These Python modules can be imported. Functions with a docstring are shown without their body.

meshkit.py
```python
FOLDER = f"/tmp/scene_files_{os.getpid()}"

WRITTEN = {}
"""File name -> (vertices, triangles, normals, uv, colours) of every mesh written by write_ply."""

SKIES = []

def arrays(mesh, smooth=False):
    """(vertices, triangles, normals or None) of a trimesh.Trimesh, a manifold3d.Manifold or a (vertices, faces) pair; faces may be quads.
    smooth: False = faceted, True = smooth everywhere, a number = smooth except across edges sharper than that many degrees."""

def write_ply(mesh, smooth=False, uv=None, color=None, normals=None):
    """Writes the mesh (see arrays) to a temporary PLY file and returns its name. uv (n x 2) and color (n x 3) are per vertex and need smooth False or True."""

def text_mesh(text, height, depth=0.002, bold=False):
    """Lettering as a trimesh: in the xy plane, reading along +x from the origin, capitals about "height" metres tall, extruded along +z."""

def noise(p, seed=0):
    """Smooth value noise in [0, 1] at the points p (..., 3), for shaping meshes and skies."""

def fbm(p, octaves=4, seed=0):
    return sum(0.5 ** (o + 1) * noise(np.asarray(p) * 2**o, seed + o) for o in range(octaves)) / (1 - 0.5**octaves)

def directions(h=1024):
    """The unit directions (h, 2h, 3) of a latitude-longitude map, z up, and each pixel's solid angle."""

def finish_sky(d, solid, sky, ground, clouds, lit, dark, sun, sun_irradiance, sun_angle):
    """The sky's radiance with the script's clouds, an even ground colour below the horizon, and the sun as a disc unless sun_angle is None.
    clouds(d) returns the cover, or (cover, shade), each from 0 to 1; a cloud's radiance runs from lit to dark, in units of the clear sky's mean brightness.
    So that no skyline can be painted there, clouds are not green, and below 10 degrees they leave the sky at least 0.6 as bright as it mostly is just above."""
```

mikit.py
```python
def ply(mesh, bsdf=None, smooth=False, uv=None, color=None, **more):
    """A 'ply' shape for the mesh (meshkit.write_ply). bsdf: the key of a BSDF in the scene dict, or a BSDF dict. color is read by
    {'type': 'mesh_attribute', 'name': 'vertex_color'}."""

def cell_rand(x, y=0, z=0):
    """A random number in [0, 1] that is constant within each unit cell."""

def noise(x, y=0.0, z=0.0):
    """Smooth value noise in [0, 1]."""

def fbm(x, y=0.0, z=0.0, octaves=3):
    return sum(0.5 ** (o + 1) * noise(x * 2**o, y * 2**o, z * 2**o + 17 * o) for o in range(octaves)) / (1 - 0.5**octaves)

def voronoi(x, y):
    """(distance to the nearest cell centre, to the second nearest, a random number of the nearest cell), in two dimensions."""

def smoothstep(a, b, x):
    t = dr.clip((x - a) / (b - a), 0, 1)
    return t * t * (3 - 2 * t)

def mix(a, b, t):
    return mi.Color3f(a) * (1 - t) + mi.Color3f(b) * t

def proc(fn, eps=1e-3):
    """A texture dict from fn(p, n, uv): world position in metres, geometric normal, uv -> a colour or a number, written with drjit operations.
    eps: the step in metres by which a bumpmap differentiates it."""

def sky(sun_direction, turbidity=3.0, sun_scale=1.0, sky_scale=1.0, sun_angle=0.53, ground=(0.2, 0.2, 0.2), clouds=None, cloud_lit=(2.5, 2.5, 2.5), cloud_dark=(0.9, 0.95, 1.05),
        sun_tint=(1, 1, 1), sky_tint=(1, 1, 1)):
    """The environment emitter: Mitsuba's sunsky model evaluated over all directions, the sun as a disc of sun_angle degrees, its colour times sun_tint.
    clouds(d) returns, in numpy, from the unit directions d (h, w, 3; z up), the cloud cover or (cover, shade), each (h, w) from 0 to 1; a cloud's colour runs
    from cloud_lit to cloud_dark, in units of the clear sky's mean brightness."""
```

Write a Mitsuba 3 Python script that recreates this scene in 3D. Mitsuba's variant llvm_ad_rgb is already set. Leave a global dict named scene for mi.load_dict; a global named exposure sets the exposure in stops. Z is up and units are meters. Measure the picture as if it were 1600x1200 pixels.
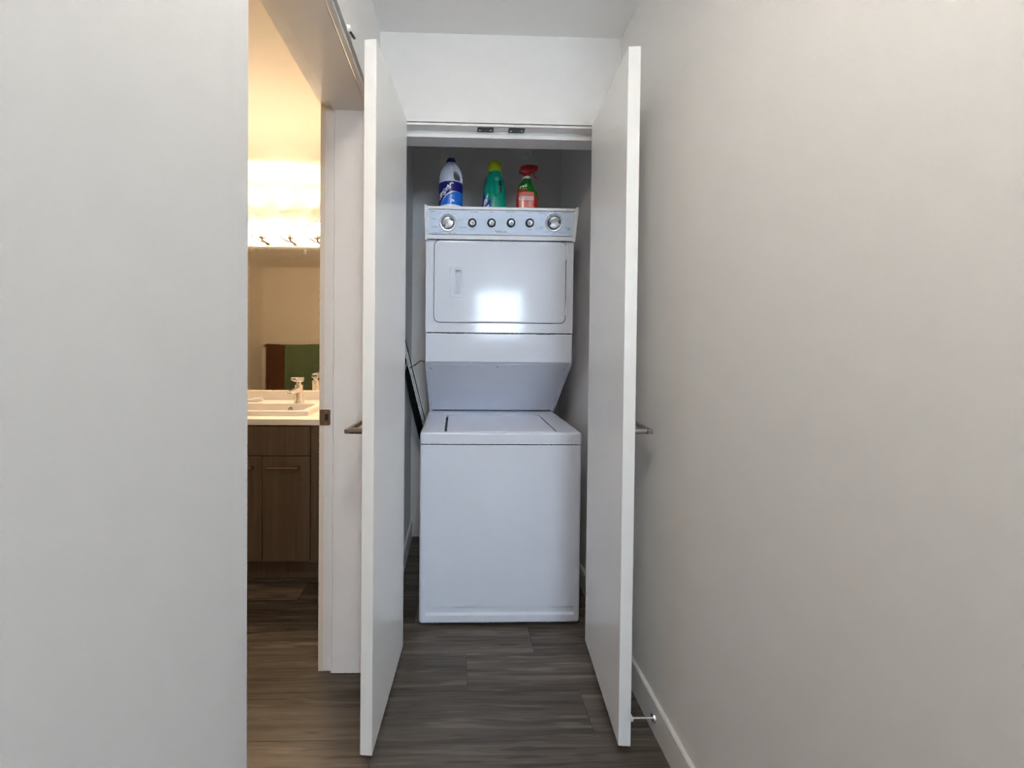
import math, random
import numpy as np, trimesh, mitsuba as mi, mikit, meshkit
import manifold3d as m3
import drjit as dr
from shapely.geometry import Polygon, box as sbox
from shapely import affinity
from mikit import noise, fbm, smoothstep, mix, cell_rand

T = mi.ScalarTransform4f
random.seed(7)
rng = np.random.default_rng(7)
scene, labels = {'type': 'scene'}, {}

# ------------------------------------------------------------------ camera
F_PX, PPX, PPY = 585.9, 728.5, 540.6
CAM = np.array([-0.1758, -1.4929, 1.2286])
YAW, PITCH, ROLL = 0.02453, 0.01216, 0.00958
_fw = np.array([math.sin(YAW) * math.cos(PITCH), math.cos(YAW) * math.cos(PITCH), -math.sin(PITCH)])
_r = np.array([math.cos(YAW), -math.sin(YAW), 0.0])
_u = np.cross(_r, _fw)
_up = -math.sin(ROLL) * _r + math.cos(ROLL) * _u
scene['camera'] = {'type': 'perspective', 'fov': math.degrees(2 * math.atan(800 / F_PX)), 'fov_axis': 'x',
                   'principal_point_offset_x': (800 - PPX) / 1600, 'principal_point_offset_y': (600 - PPY) / 1200,
                   'near_clip': 0.02, 'far_clip': 60.0,
                   'to_world': T().look_at(origin=CAM.tolist(), target=(CAM + _fw).tolist(), up=_up.tolist())}
# ------------------------------------------------------------------ light levels
exposure = 1.0
WINDOW_L = [10.8, 13.2, 15.8]       # daylight seen through the living-room window
LAMP_L = [32.5, 30.5, 27.5]            # flush hall ceiling lamp
BULB_L = [305, 226, 146]             # bulbs of the vanity light

# ------------------------------------------------------------------ helpers
def M(name, **kw):
    kw.setdefault('type', 'principled')
    scene[name] = {'type': 'twosided', 'bsdf': kw} if kw['type'] in ('principled', 'diffuse', 'roughconductor', 'conductor', 'roughplastic') else kw
    return name

def rgb(*c):
    return {'type': 'rgb', 'value': list(c)}

_COUNT = {}
def put(key, mesh, mat, smooth=False, **kw):
    """ONE entry of the scene; a key that is taken gets the next number."""
    base, k = key, _COUNT.get(key, 0)
    _COUNT[base] = k + 1
    if k: key = '%s_%03d' % (base, k)
    scene[key] = mikit.ply(mesh, mat, smooth=smooth, **kw)
    return key

def lab(key, label=None, cat=None, group=None, kind=None):
    d = {}
    if label: d['label'] = label
    if cat: d['category'] = cat
    if group: d['group'] = group
    if kind: d['kind'] = kind
    labels[key] = d

def tm(man):
    me = man.to_mesh()
    return trimesh.Trimesh(me.vert_properties[:, :3], me.tri_verts, process=False)

def mf(t):
    return m3.Manifold(m3.Mesh(np.asarray(t.vertices, np.float32), np.asarray(t.faces, np.uint32)))

def mbox(x0, x1, y0, y1, z0, z1):
    return m3.Manifold.cube([x1 - x0, y1 - y0, z1 - z0]).translate([x0, y0, z0])

def box(*a):
    return tm(mbox(*a))

def mrbox(x0, x1, y0, y1, z0, z1, r, seg=16):
    s = m3.Manifold.sphere(r, seg)
    return m3.Manifold.batch_hull([s.translate([x, y, z]) for x in (x0 + r, x1 - r) for y in (y0 + r, y1 - r) for z in (z0 + r, z1 - r)])

def rbox(*a, **k):
    return tm(mrbox(*a, **k))

def mcyl(p0, p1, r0, r1=None, seg=32):
    p0, p1 = np.array(p0, float), np.array(p1, float)
    d = p1 - p0; L = np.linalg.norm(d)
    c = m3.Manifold.cylinder(L, r0, r0 if r1 is None else r1, seg)
    R = trimesh.geometry.align_vectors([0, 0, 1], d / L)
    A = np.eye(4); A[:3, :3] = R[:3, :3]; A[:3, 3] = p0
    return c.transform(A[:3])

def msph(p, r, seg=24):
    return m3.Manifold.sphere(r, seg).translate(list(p))

def mhull(*ms):
    return m3.Manifold.batch_hull(list(ms))

def msum(*ms):
    return m3.Manifold.batch_boolean(list(ms), m3.OpType.Add)

def mtube(pts, r, seg=12):
    return msum(*[mhull(msph(a, r, seg), msph(b, r, seg)) for a, b in zip(pts[:-1], pts[1:])])

def mextr(poly, h):
    """shapely polygon -> manifold extruded 0..h along z"""
    loops = [np.array(poly.exterior.coords)[:-1]] + [np.array(i.coords)[:-1] for i in poly.interiors]
    cs = m3.CrossSection(loops, m3.FillRule.EvenOdd)
    return m3.Manifold.extrude(cs, h)

def frame(m, o, ex, ey, ez):
    """local x, y, z axes -> world vectors ex, ey, ez, origin o"""
    A = np.zeros((3, 4)); A[:, 0], A[:, 1], A[:, 2], A[:, 3] = ex, ey, ez, o
    return m.transform(A)

def prism_x(yz, x0, x1):
    """polygon in (y, z) extruded along x"""
    return frame(mextr(Polygon(yz), x1 - x0), (x0, 0, 0), (0, 1, 0), (0, 0, 1), (1, 0, 0))

def rrect(x0, x1, y0, y1, r, q=6):
    return sbox(x0 + r, y0 + r, x1 - r, y1 - r).buffer(r, quad_segs=q)

def plate(poly, h, b, steps=3):
    """convex plate of height h with its top edge rounded by b"""
    pts = []
    c = np.array(poly.exterior.coords)[:-1]
    pts += [[x, y, 0] for x, y in c]
    for i in range(steps + 1):
        a = i / steps * math.pi / 2
        q = poly.buffer(-b * (1 - math.cos(a)) - 1e-6, quad_segs=6)
        pts += [[x, y, h - b + b * math.sin(a)] for x, y in np.array(q.exterior.coords)[:-1]]
    return m3.Manifold.hull_points(np.array(pts, np.float64))

def lathe(profile, n=48):
    return m3.Manifold.revolve(m3.CrossSection([np.array(profile, float)]), n)

def wob(scale, amp, base):
    """paint with a faint roller mottling: base colour times 1 +- amp"""
    b = mi.Color3f(*base)
    def fn(p, n, uv):
        return b * (1 - amp + 2 * amp * fbm(p.x * scale, p.y * scale, p.z * scale, octaves=2))
    return mikit.proc(fn)

# ------------------------------------------------------------------ materials
M('wall_paint', base_color=wob(14.0, 0.012, (.67, .66, .648)), roughness=.55, specular=.35)
M('ceiling_paint', base_color=rgb(.80, .80, .79), roughness=.8, specular=.2)
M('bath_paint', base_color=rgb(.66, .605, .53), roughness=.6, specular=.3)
M('door_paint', base_color=wob(22.0, 0.01, (.74, .73, .705)), roughness=.27, specular=.5)
M('trim_paint', base_color=rgb(.69, .682, .672), roughness=.33, specular=.5)
M('enamel', base_color=rgb(.645, .675, .755), roughness=.11, specular=.36)
M('enamel_panel', base_color=rgb(.61, .71, .86), roughness=.28, specular=.5)
M('white_plastic', base_color=rgb(.76, .78, .82), roughness=.3, specular=.5)
M('gap_shade', base_color=rgb(.012, .013, .018), roughness=.5)  # near-black fill: shade of seams and slots put into the colour
M('print_grey', base_color=rgb(.20, .25, .33), roughness=.5)
M('print_dark', base_color=rgb(.07, .10, .15), roughness=.5)
M('print_blue', base_color=rgb(.28, .42, .62), roughness=.5)
M('chrome', type='roughconductor', material='Al', alpha=.10, distribution='ggx')
M('polished_chrome', type='roughconductor', material='Al', alpha=.06, distribution='ggx')
M('brushed', base_color=rgb(.62, .62, .60), metallic=1.0, roughness=.40)
M('nickel', base_color=rgb(.34, .33, .32), metallic=1.0, roughness=.26)
M('bronze', base_color=rgb(.21, .15, .10), metallic=.85, roughness=.4)
M('black_metal', base_color=rgb(.02, .021, .025), roughness=.35, metallic=.3)
M('black_plastic', base_color=rgb(.012, .012, .014), roughness=.4)
M('black_fabric', base_color=rgb(.006, .006, .007), roughness=.9, specular=.1)
M('navy_ring', base_color=rgb(.02, .035, .07), roughness=.3, specular=.5)
M('rubber_white', base_color=rgb(.72, .72, .70), roughness=.5)
M('silver_tube', base_color=rgb(.78, .78, .76), metallic=.1, roughness=.3)
M('bleach_white', base_color=rgb(.70, .75, .86), roughness=.35, specular=.4)
M('cap_navy', base_color=rgb(.012, .013, .12), roughness=.3)
M('ink_white', base_color=rgb(.85, .86, .9), roughness=.4)
M('ink_red', base_color=rgb(.42, .06, .12), roughness=.4)
M('ink_black', base_color=rgb(.008, .008, .02), roughness=.4)
M('ink_green', base_color=rgb(.12, .45, .22), roughness=.4)
M('cap_lime', base_color=rgb(.40, .52, .015), roughness=.3)
M('pine_green', base_color=rgb(.0, .205, .140), roughness=.22, specular=.6)
M('ink_blue', base_color=rgb(.01, .03, .22), roughness=.35)
M('spray_red', base_color=rgb(.22, .007, .009), roughness=.25, specular=.5)
M('spray_body', base_color=rgb(.30, .020, .016), roughness=.2, specular=.5)
M('spray_green', base_color=rgb(.006, .10, .010), roughness=.3)
M('spray_label', base_color=rgb(.52, .125, .095), roughness=.22, specular=.6)
M('spray_label_grey', base_color=rgb(.45, .36, .42), roughness=.3)
M('ink_cream', base_color=rgb(.8, .84, .62), roughness=.4)
M('ink_pink', base_color=rgb(.74, .52, .50), roughness=.35)
M('ceramic', base_color=rgb(.80, .77, .73), roughness=.12, specular=.5, clearcoat=.4)
M('laminate', base_color=rgb(.84, .80, .75), roughness=.3)
M('mirror_silver', type='conductor', material='Ag')
M('glass', type='thindielectric', int_ior=1.5)
M('shade_edge', base_color=rgb(.36, .27, .17), roughness=.4)
M('bulb_glass', type='diffuse', reflectance=rgb(.8, .8, .78))
M('towel_brown', base_color=rgb(.078, .029, .010), roughness=.95, sheen=.4)
M('towel_green', base_color=rgb(.098, .145, .070), roughness=.95, sheen=.4)
M('outside_dark', base_color=rgb(.3, .3, .3), roughness=.8)

def vanity_wood(p, n, uv):
    g = fbm(p.x * 55, p.y * 55, p.z * 2.2, octaves=3)
    s = fbm(p.x * 160, p.y * 30, p.z * 3.5 + 7, octaves=2)
    return mix((.060, .044, .030), (.135, .100, .072), dr.clip(.15 + .75 * g + .3 * (s - .5), 0, 1))
M('vanity_wood', base_color=mikit.proc(vanity_wood), roughness=.42, specular=.4)

def plank_fn(seed, tone):
    def fn(p, n, uv):
        w = fbm(p.x * 2.4 + seed * 3.1, p.y * 9 + seed, octaves=2)
        y = p.y + .020 * (w - .5)
        g = fbm(p.x * 1.6 + seed * 11.3, y * 62 + seed * 5.7, octaves=4)
        f = fbm(p.x * 7.0 + seed, y * 260 + seed * 2.3, octaves=2)
        b = fbm(p.x * 1.3 + seed * 7.7, y * 14 + seed, octaves=2)
        k = fbm(p.x * 5.5 + seed * 2.9, y * 90 + seed, octaves=3)
        t = dr.clip(.42 + 1.05 * (g - .5) + .45 * (f - .5) + .7 * (b - .5), 0, 1)
        c = mix((.053, .044, .036), (.138, .117, .097), t)
        c = mix(c, (.19, .168, .145), smoothstep(.60, .82, k) * .55)
        c = mix(c, (.036, .030, .026), smoothstep(.40, .22, k) * .6)
        return c * tone
    return mikit.proc(fn)
TONES = [.66, .76, .84, .94, 1.10]
for i, t in enumerate(TONES):
    M('plank_wood_%d' % i, base_color=plank_fn(i + 1.37, t), roughness=.36, specular=.4)
M('subfloor', base_color=rgb(.12, .105, .09), roughness=.7)

# ------------------------------------------------------------------ the setting
XR, XL, XB = .4656, -.489, -.68          # right hall wall, left hall wall, its bathroom side
ZC, ZB = 2.44, 2.20                      # ceilings: hall and bathroom
YB = .855                                # back wall of the closet and of the bathroom
YJ, YN = -.103, -.930                    # far and near side of the bathroom doorway
ZD = 2.074                               # underside of the bathroom door head
BXL, BYR = -2.80, -1.925                 # bathroom: left wall, rear wall
HY = -1.46                               # end of the hall, where the living room begins
LX0, LX1, LY = -2.6, 2.9, -5.05          # living room

put('floor', box(LX0 - .3, LX1 + .2, LY - .2, 1.0, -.06, -.008), 'subfloor'); lab('floor', 'dark grey-brown wood-look plank floor of the hall, closet and bathroom', kind='structure')
# planks: rows along x, 158 mm wide, 1.22 m long, end joints staggered
ROW, LEN, Y0 = .158, 1.22, -.031
joint = {0: .14, -1: -.128, -2: .268, -3: -.42, 1: -.35, -4: .05, 2: .30}
tone_fix = {(0, .14): 1, (-1, -.128): 3}
pr = random.Random(11)
for r in range(-13, 6):
    y0, y1 = Y0 + r * ROW, Y0 + (r + 1) * ROW
    j = joint.get(r, pr.uniform(-.6, .6))
    last = None
    for k in range(-3, 2):
        x0, x1 = j + k * LEN, j + (k + 1) * LEN
        xa, xb = max(x0, BXL - .05), min(x1, XR + .06)
        if xb - xa < .03: continue
        t = pr.choice([v for v in range(5) if v != last])
        if r == 0: t = {-1: 2, 0: 1}.get(k, t)
        if r == -1: t = {-1: 1, 0: 4}.get(k, t)
        if r == -2: t = {-1: 1, 0: 2}.get(k, t)
        if r == -3: t = {-1: 2, 0: 2}.get(k, t)
        last = t
        dz = pr.uniform(-.0003, .0003)
        g = .0003
        pl = mhull(mbox(xa + g, xb - g, y0 + g, min(y1, 1.0) - g, -.008, -.0006 + dz), mbox(xa + g + .0006, xb - g - .0006, y0 + g + .0006, min(y1, 1.0) - g - .0006, -.008, dz))
        put('floor__plank', tm(pl), 'plank_wood_%d' % t)

put('ceiling', box(LX0 - .2, LX1 + .2, LY - .2, 1.0, ZC, ZC + .1), 'ceiling_paint'); lab('ceiling', 'flat pale grey hall ceiling', kind='structure')
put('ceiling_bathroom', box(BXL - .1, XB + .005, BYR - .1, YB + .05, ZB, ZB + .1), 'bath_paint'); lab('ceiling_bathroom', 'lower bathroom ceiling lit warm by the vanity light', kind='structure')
put('wall_right', box(XR, XR + .12, HY, .06, 0, ZC), 'wall_paint'); lab('wall_right', 'plain light grey hall wall on the right', kind='structure')
put('wall_closet_right', box(XR, XR + .12, .06, YB + .02, 0, ZC), 'wall_paint'); lab('wall_closet_right', 'right side wall inside the laundry closet', kind='structure')
put('wall_back', box(-.56, XR + .1, YB, YB + .12, 0, ZC), 'wall_paint'); lab('wall_back', 'dim back wall of the laundry closet', kind='structure')
put('wall_bathroom_back', box(BXL - .1, -.56, YB, YB + .12, 0, ZC), 'bath_paint'); lab('wall_bathroom_back', 'bathroom wall behind the mirror and vanity', kind='structure')
OX0, OX1, HZ = -.4240, .4200, 2.0945     # rough closet opening
m = msum(mbox(XL - .02, OX0 - .012, 0, .115, 0, ZC), mbox(OX1 + .012, XR + .002, 0, .115, 0, ZC), mbox(OX0 - .02, OX1 + .02, 0, .115, HZ, ZC))
put('wall_front', tm(m), 'wall_paint'); lab('wall_front', 'white wall above and beside the laundry closet opening', kind='structure')
# partition between hall / closet and bathroom (two skins: hall paint and bathroom paint)
XM = -.60
def part(xa, xb):
    return tm(msum(mbox(xa, xb, YJ, .012, 0, ZC), mbox(xa, xb, BYR - .11, YN, 0, ZC), mbox(xa, xb, YN - .01, YJ + .01, ZD + .018, ZC)))
put('wall_left', part(XM, XL), 'wall_paint'); lab('wall_left', 'hall wall on the left holding the bathroom doorway', kind='structure')
put('wall_left_bathroom', tm(msum(mf(part(XB, XM)), mbox(XB, XM, 0, YB + .02, 0, ZC))), 'bath_paint'); lab('wall_left_bathroom', 'bathroom side of the doorway wall', kind='structure')
put('wall_closet_left', box(XM, -.458, .010, YB + .02, 0, ZC), 'wall_paint'); lab('wall_closet_left', 'shaded left side wall inside the laundry closet', kind='structure')
put('wall_bathroom_left', box(BXL - .1, BXL, BYR - .1, YB + .05, 0, ZC), 'bath_paint'); lab('wall_bathroom_left', 'far left bathroom wall', kind='structure')
put('wall_bathroom_rear', box(BXL - .1, XM, BYR - .11, BYR, 0, ZC), 'bath_paint'); lab('wall_bathroom_rear', 'bathroom rear wall with the towels, seen in the mirror', kind='structure')
# living room behind the camera
put('wall_living_left', box(LX0 - .1, LX0, LY, BYR - .1, 0, ZC), 'wall_paint'); lab('wall_living_left', 'left living room wall', kind='structure')
put('wall_living_right', box(LX1, LX1 + .1, LY, HY + .1, 0, ZC), 'wall_paint'); lab('wall_living_right', 'right living room wall', kind='structure')
put('wall_living_near', box(XR + .1, LX1 + .1, HY, HY + .1, 0, ZC), 'wall_paint'); lab('wall_living_near', 'living room wall beside the hall entrance', kind='structure')
WX0, WX1, WZ0, WZ1 = .17, 1.06, 1.20, 2.20
m = mbox(LX0 - .1, LX1 + .1, LY - .12, LY, 0, ZC) - mbox(WX0, WX1, LY - .2, LY + .1, WZ0, WZ1)
put('wall_living_window', tm(m), 'wall_paint'); lab('wall_living_window', 'living room wall with the window', kind='structure')
m = mbox(WX0 - .04, WX1 + .04, LY - .07, LY + .012, WZ0 - .04, WZ1 + .04) - mbox(WX0 + .02, WX1 - .02, LY - .2, LY + .1, WZ0 + .02, WZ1 - .02)
put('window_1__frame', tm(m), 'trim_paint')
scene['window_1__pane'] = {**mikit.ply(tm(mbox(WX0 + .015, WX1 - .015, LY - .05, LY - .042, WZ0 + .015, WZ1 - .015)), 'outside_dark'), 'emitter': {'type': 'area', 'radiance': rgb(*WINDOW_L)}}
lab('window_1', 'bright daylit living room window behind the viewer', kind='structure')

# baseboards
def base_x(xw, s, y0, y1, h=.1045, t=.012):
    """along y at wall face xw, thickness towards s"""
    prof = [(0, 0), (s * t, 0), (s * t, h - .004), (s * (t - .0035), h), (0, h)]
    if s < 0: prof = prof[::-1]
    return tm(frame(mextr(Polygon(prof), y1 - y0), (xw, y0, 0), (1, 0, 0), (0, 0, 1), (0, 1, 0)) if False else m3.Manifold.hull_points(np.array([[xw + a, y, b] for a, b in prof for y in (y0, y1)], np.float64)))
put('baseboard_right', base_x(XR, -1, HY, -.001), 'trim_paint'); lab('baseboard_right', 'white baseboard along the right hall wall', kind='structure')
put('baseboard_closet_right', base_x(XR, -1, .116, YB), 'trim_paint'); lab('baseboard_closet_right', 'baseboard inside the closet on the right', kind='structure')
put('baseboard_closet_left', base_x(-.458, 1, .116, YB), 'trim_paint'); lab('baseboard_closet_left', 'baseboard inside the closet on the left', kind='structure')
put('baseboard_left', base_x(XL, 1, BYR - .11, YN - .004), 'trim_paint'); lab('baseboard_left', 'white baseboard of the left hall wall', kind='structure')

# closet door frame: jambs and head with a shadow reveal, a rabbet and a stop
def jamb_side(x_in, s):
    """x_in: face of the rabbet; s: +1 when the wall lies at +x"""
    a, b = sorted((x_in, x_in + s * .018))
    c, d = sorted((x_in, x_in - s * .016))
    return tm(msum(mbox(a, b, .0, .115, 0, 2.088), mbox(c, d, .040, .115, 0, 2.082)))
put('trim_1__jamb', jamb_side(OX0 + .008, -1), 'trim_paint')
put('trim_1__jamb', jamb_side(OX1 - .008, 1), 'trim_paint')
m = msum(mbox(OX0 - .01, OX1 + .01, .0, .115, 2.081, 2.0895), mbox(OX0 + .007, OX1 - .007, .040, .115, 2.0555, 2.083), mbox(OX0 - .01, OX1 + .01, .030, .115, 2.081, HZ + .001))
put('trim_1__head', tm(m), 'trim_paint')
for x in (-.0695, .0555):
    k = put('trim_1__catch_plate', tm(frame(plate(rrect(-.033, .033, -.0145, .0145, .005), .0032, .001), (x, .0225, 2.0811), (1, 0, 0), (0, -1, 0), (0, 0, -1))), 'black_metal', smooth=30)
    labels[k] = {'label': 'black ball-catch plate screwed under the closet head'}
    for sx in (-.022, .022):
        put(k + '__screw', tm(msum(mcyl((x + sx, .024, 2.0781), (x + sx, .024, 2.0766), .0042, .0032, 16))), 'chrome', smooth=30)
lab('trim_1', 'white frame of the laundry closet opening', kind='structure')

# bathroom door frame: single-rabbet frame with wide stop
fx0 = XB - .002
def far(xa, xb, ya, yb):
    return mbox(xa, xb, ya, yb, .004, ZD)
put('trim_2__jamb', tm(msum(mbox(fx0, -.6648, -.0985, YJ + .03, .010, 2.088), mbox(-.6622, -.6325, -.1045, YJ + .03, .006, 2.076), mbox(-.67, -.60, -.088, YJ + .03, .01, 2.08))), 'trim_paint')
put('trim_2__stop', tm(msum(mbox(-.6302, -.6256, -.1168, YJ + .03, .004, 2.061), mbox(-.6244, XL, -.1175, YJ + .03, .004, 2.061), mbox(-.629, -.62, -.108, YJ + .03, .005, 2.060))), 'trim_paint')
put('trim_2__jamb', tm(msum(mbox(fx0, -.6625, YN - .03, YN + .002, 0, 2.088), mbox(-.6625, XL, YN - .03, YN + .006, 0, 2.076))), 'trim_paint')
put('trim_2__head', tm(msum(mbox(fx0, -.6648, YN, YJ, 2.087, 2.094), mbox(-.6622, -.6325, YN, YJ, 2.0735, 2.094), mbox(-.6302, XL - .0195, YN, -.1175, 2.0595, 2.066), mbox(-.6302, -.57, YN, -.1175, 2.0595, 2.094))), 'trim_paint')
put('trim_2__edge_strip', tm(mhull(mbox(XL - .0190, XL - .001, YN, -.1175, 2.061, 2.066), mbox(XL - .015, XL - .004, YN, -.1175, 2.058, 2.063))), 'trim_paint')
sp = plate(rrect(-.0195, .0195, -.029, .029, .0055), .002, .0006) - mbox(-.0005, .0115, -.0115, .0125, -.01, .01)
sk = put('trim_2__strike_plate', tm(frame(sp, (-.6585, -.1045, .944), (1, 0, 0), (0, 0, 1), (0, -1, 0))), 'bronze', smooth=30)
labels[sk] = {'label': 'bronze strike plate with a rounded outline'}
put(sk + '__latch_hole', box(-.6592, -.6468, -.1053, -.1045, .9322, .9568), 'black_plastic')
for dz in (-.022, .022):
    put(sk + '__screw', tm(mcyl((-.6555, -.1063, .944 + dz), (-.6555, -.1070, .944 + dz), .0035, .003, 14)), 'nickel', smooth=30)
lab('trim_2', 'pale painted frame of the bathroom doorway', kind='structure')

# ------------------------------------------------------------------ the two closet doors
def closet_door(n, base, ang, w, t, zt, zb, side):
    """side -1: left leaf, outer face towards -x; the leaf runs from its hinge towards the viewer"""
    dv = np.array([math.sin(ang), -math.cos(ang), 0]); nv = np.array([math.cos(ang), math.sin(ang), 0]) * side
    o = np.array([base[0], base[1], zb]); h = zt - zb
    c = .0012
    P = sbox(c, c, w - c, t - c).buffer(c, join_style=3)
    slab = m3.Manifold.hull_points(np.array([[x, y, z] for x, y, z in
            [(x, y, z) for x, y in np.array(P.exterior.coords)[:-1] for z in (c, h - c)] + [(x, y, z) for x in (c, w - c) for y in (c, t - c) for z in (0, h)]], np.float64))
    ez = (0, 0, 1)
    def F(mm): 
        q = frame(mm, o, dv, nv, ez)
        return q if np.dot(np.cross(dv, nv), ez) > 0 else q
    def fix(mm):
        q = tm(mm)
        if np.dot(np.cross(dv, nv), ez) < 0 and q.volume < 0: q.invert()
        return q
    put(n + '__slab', fix(F(slab)), 'door_paint', smooth=20)
    # lever: rose, neck, flat lever running towards the hinge
    a, zl = w - .062, .952 - zb if side < 0 else .957 - zb
    hk = put(n + '__lever_handle', fix(F(msum(mcyl((a, t, zl), (a, t + .007, zl), .026, .025, 32), mcyl((a, t + .006, zl), (a, t + .060, zl), .0095, None, 24)))), 'nickel', smooth=30)
    labels[hk] = {'label': 'brushed metal lever handle'}
    lev = mhull(mrbox(a - .018, a + .016, t + .055, t + .071, zl - .0065, zl + .0085, .003, 12), mrbox(a - .112, a - .10, t + .058, t + .068, zl - .006, zl + .007, .003, 12))
    put(hk + '__lever', fix(F(lev)), 'nickel', smooth=30)
    for z in (.22, h / 2, h - .22):
        put(n + '__hinge', fix(F(msum(mcyl((-.004, t + .002, z - .045), (-.004, t + .002, z + .045), .0055, None, 16), mbox(-.010, .03, t - .001, t + .0012, z - .045, z + .045)))), 'nickel', smooth=30)
    lab(n, ('white flat closet door on the left, standing open towards the bathroom doorway', 'white flat closet door on the right, open against the door stop of the right wall')[side > 0], kind='structure')
closet_door('door_1', (-.3789, -.0158), -.085, .396, .0355, 2.0864, .0190, -1)
closet_door('door_2', (.3507, -.0075), -.0909, .398, .0357, 2.0911, .0300, 1)

# ------------------------------------------------------------------ stacked washer and dryer
L = 'laundry_center'
X0, X1, YW = -.330, .366, .103
E_, SM = 'enamel', 30
# washer cabinet with a pressed band along its foot
cab = mrbox(X0, X1, YW, .815, .014, .800, .013, 20) ^ mbox(-1, 1, 0, 2, 0, .786)
band = m3.Manifold.hull_points(np.array([[x, y, z] for x in (X0 + .03, X1 - .026) for y, z in ((.09, .0895), (.1095, .0885), (.1095, .060), (.1005, .0475), (.09, .0475))], np.float64))
put(L + '__washer_cabinet', tm(cab - band), E_, smooth=SM)
for x in (X0 + .05, X1 - .05):
    for y in (YW + .06, .75):
        put(L + '__foot', tm(mcyl((x, y, 0), (x, y, .03), .02, .016, 20)), 'black_plastic', smooth=30)
put(L + '__seam', box(X0 + .004, X1 - .004, YW + .005, .81, .780, .794), 'gap_shade')
# washer top with its lid
ZT = .8405
top = mrbox(X0, X1, YW, .815, .770, ZT, .011, 20) ^ mbox(-1, 1, 0, 2, .7905, 1)
lx0, lx1, ly0, ly1 = -.2175, .2575, .1175, .480
lidpoly = rrect(lx0, lx1, ly0, ly1, .012)
top = top - mextr(rrect(lx0 - .0105, lx1 + .007, ly0 - .0012, ly1 + .006, .016), .1).translate([0, 0, ZT - .012])
scoop = m3.Manifold.sphere(1, 40).scale([.07, .022, .012]).translate([-.012, YW + .0055, ZT + .004])
put(L + '__seam', tm(mextr(rrect(lx0 - .0100, lx1 + .0065, ly0 + .002, ly1 + .0055, .014), .0005).translate([0, 0, ZT - .0115])), 'gap_shade')  # dark sheet under the lid gap, coloured as its shade
put(L + '__washer_top', tm(top - scoop), E_, smooth=SM)
lid = plate(lidpoly, .0118, .0035).translate([0, 0, ZT - .0111])
lk = put(L + '__lid', tm(lid - scoop), E_, smooth=SM)
labels[lk] = {'label': 'flat top-loading lid'}
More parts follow.
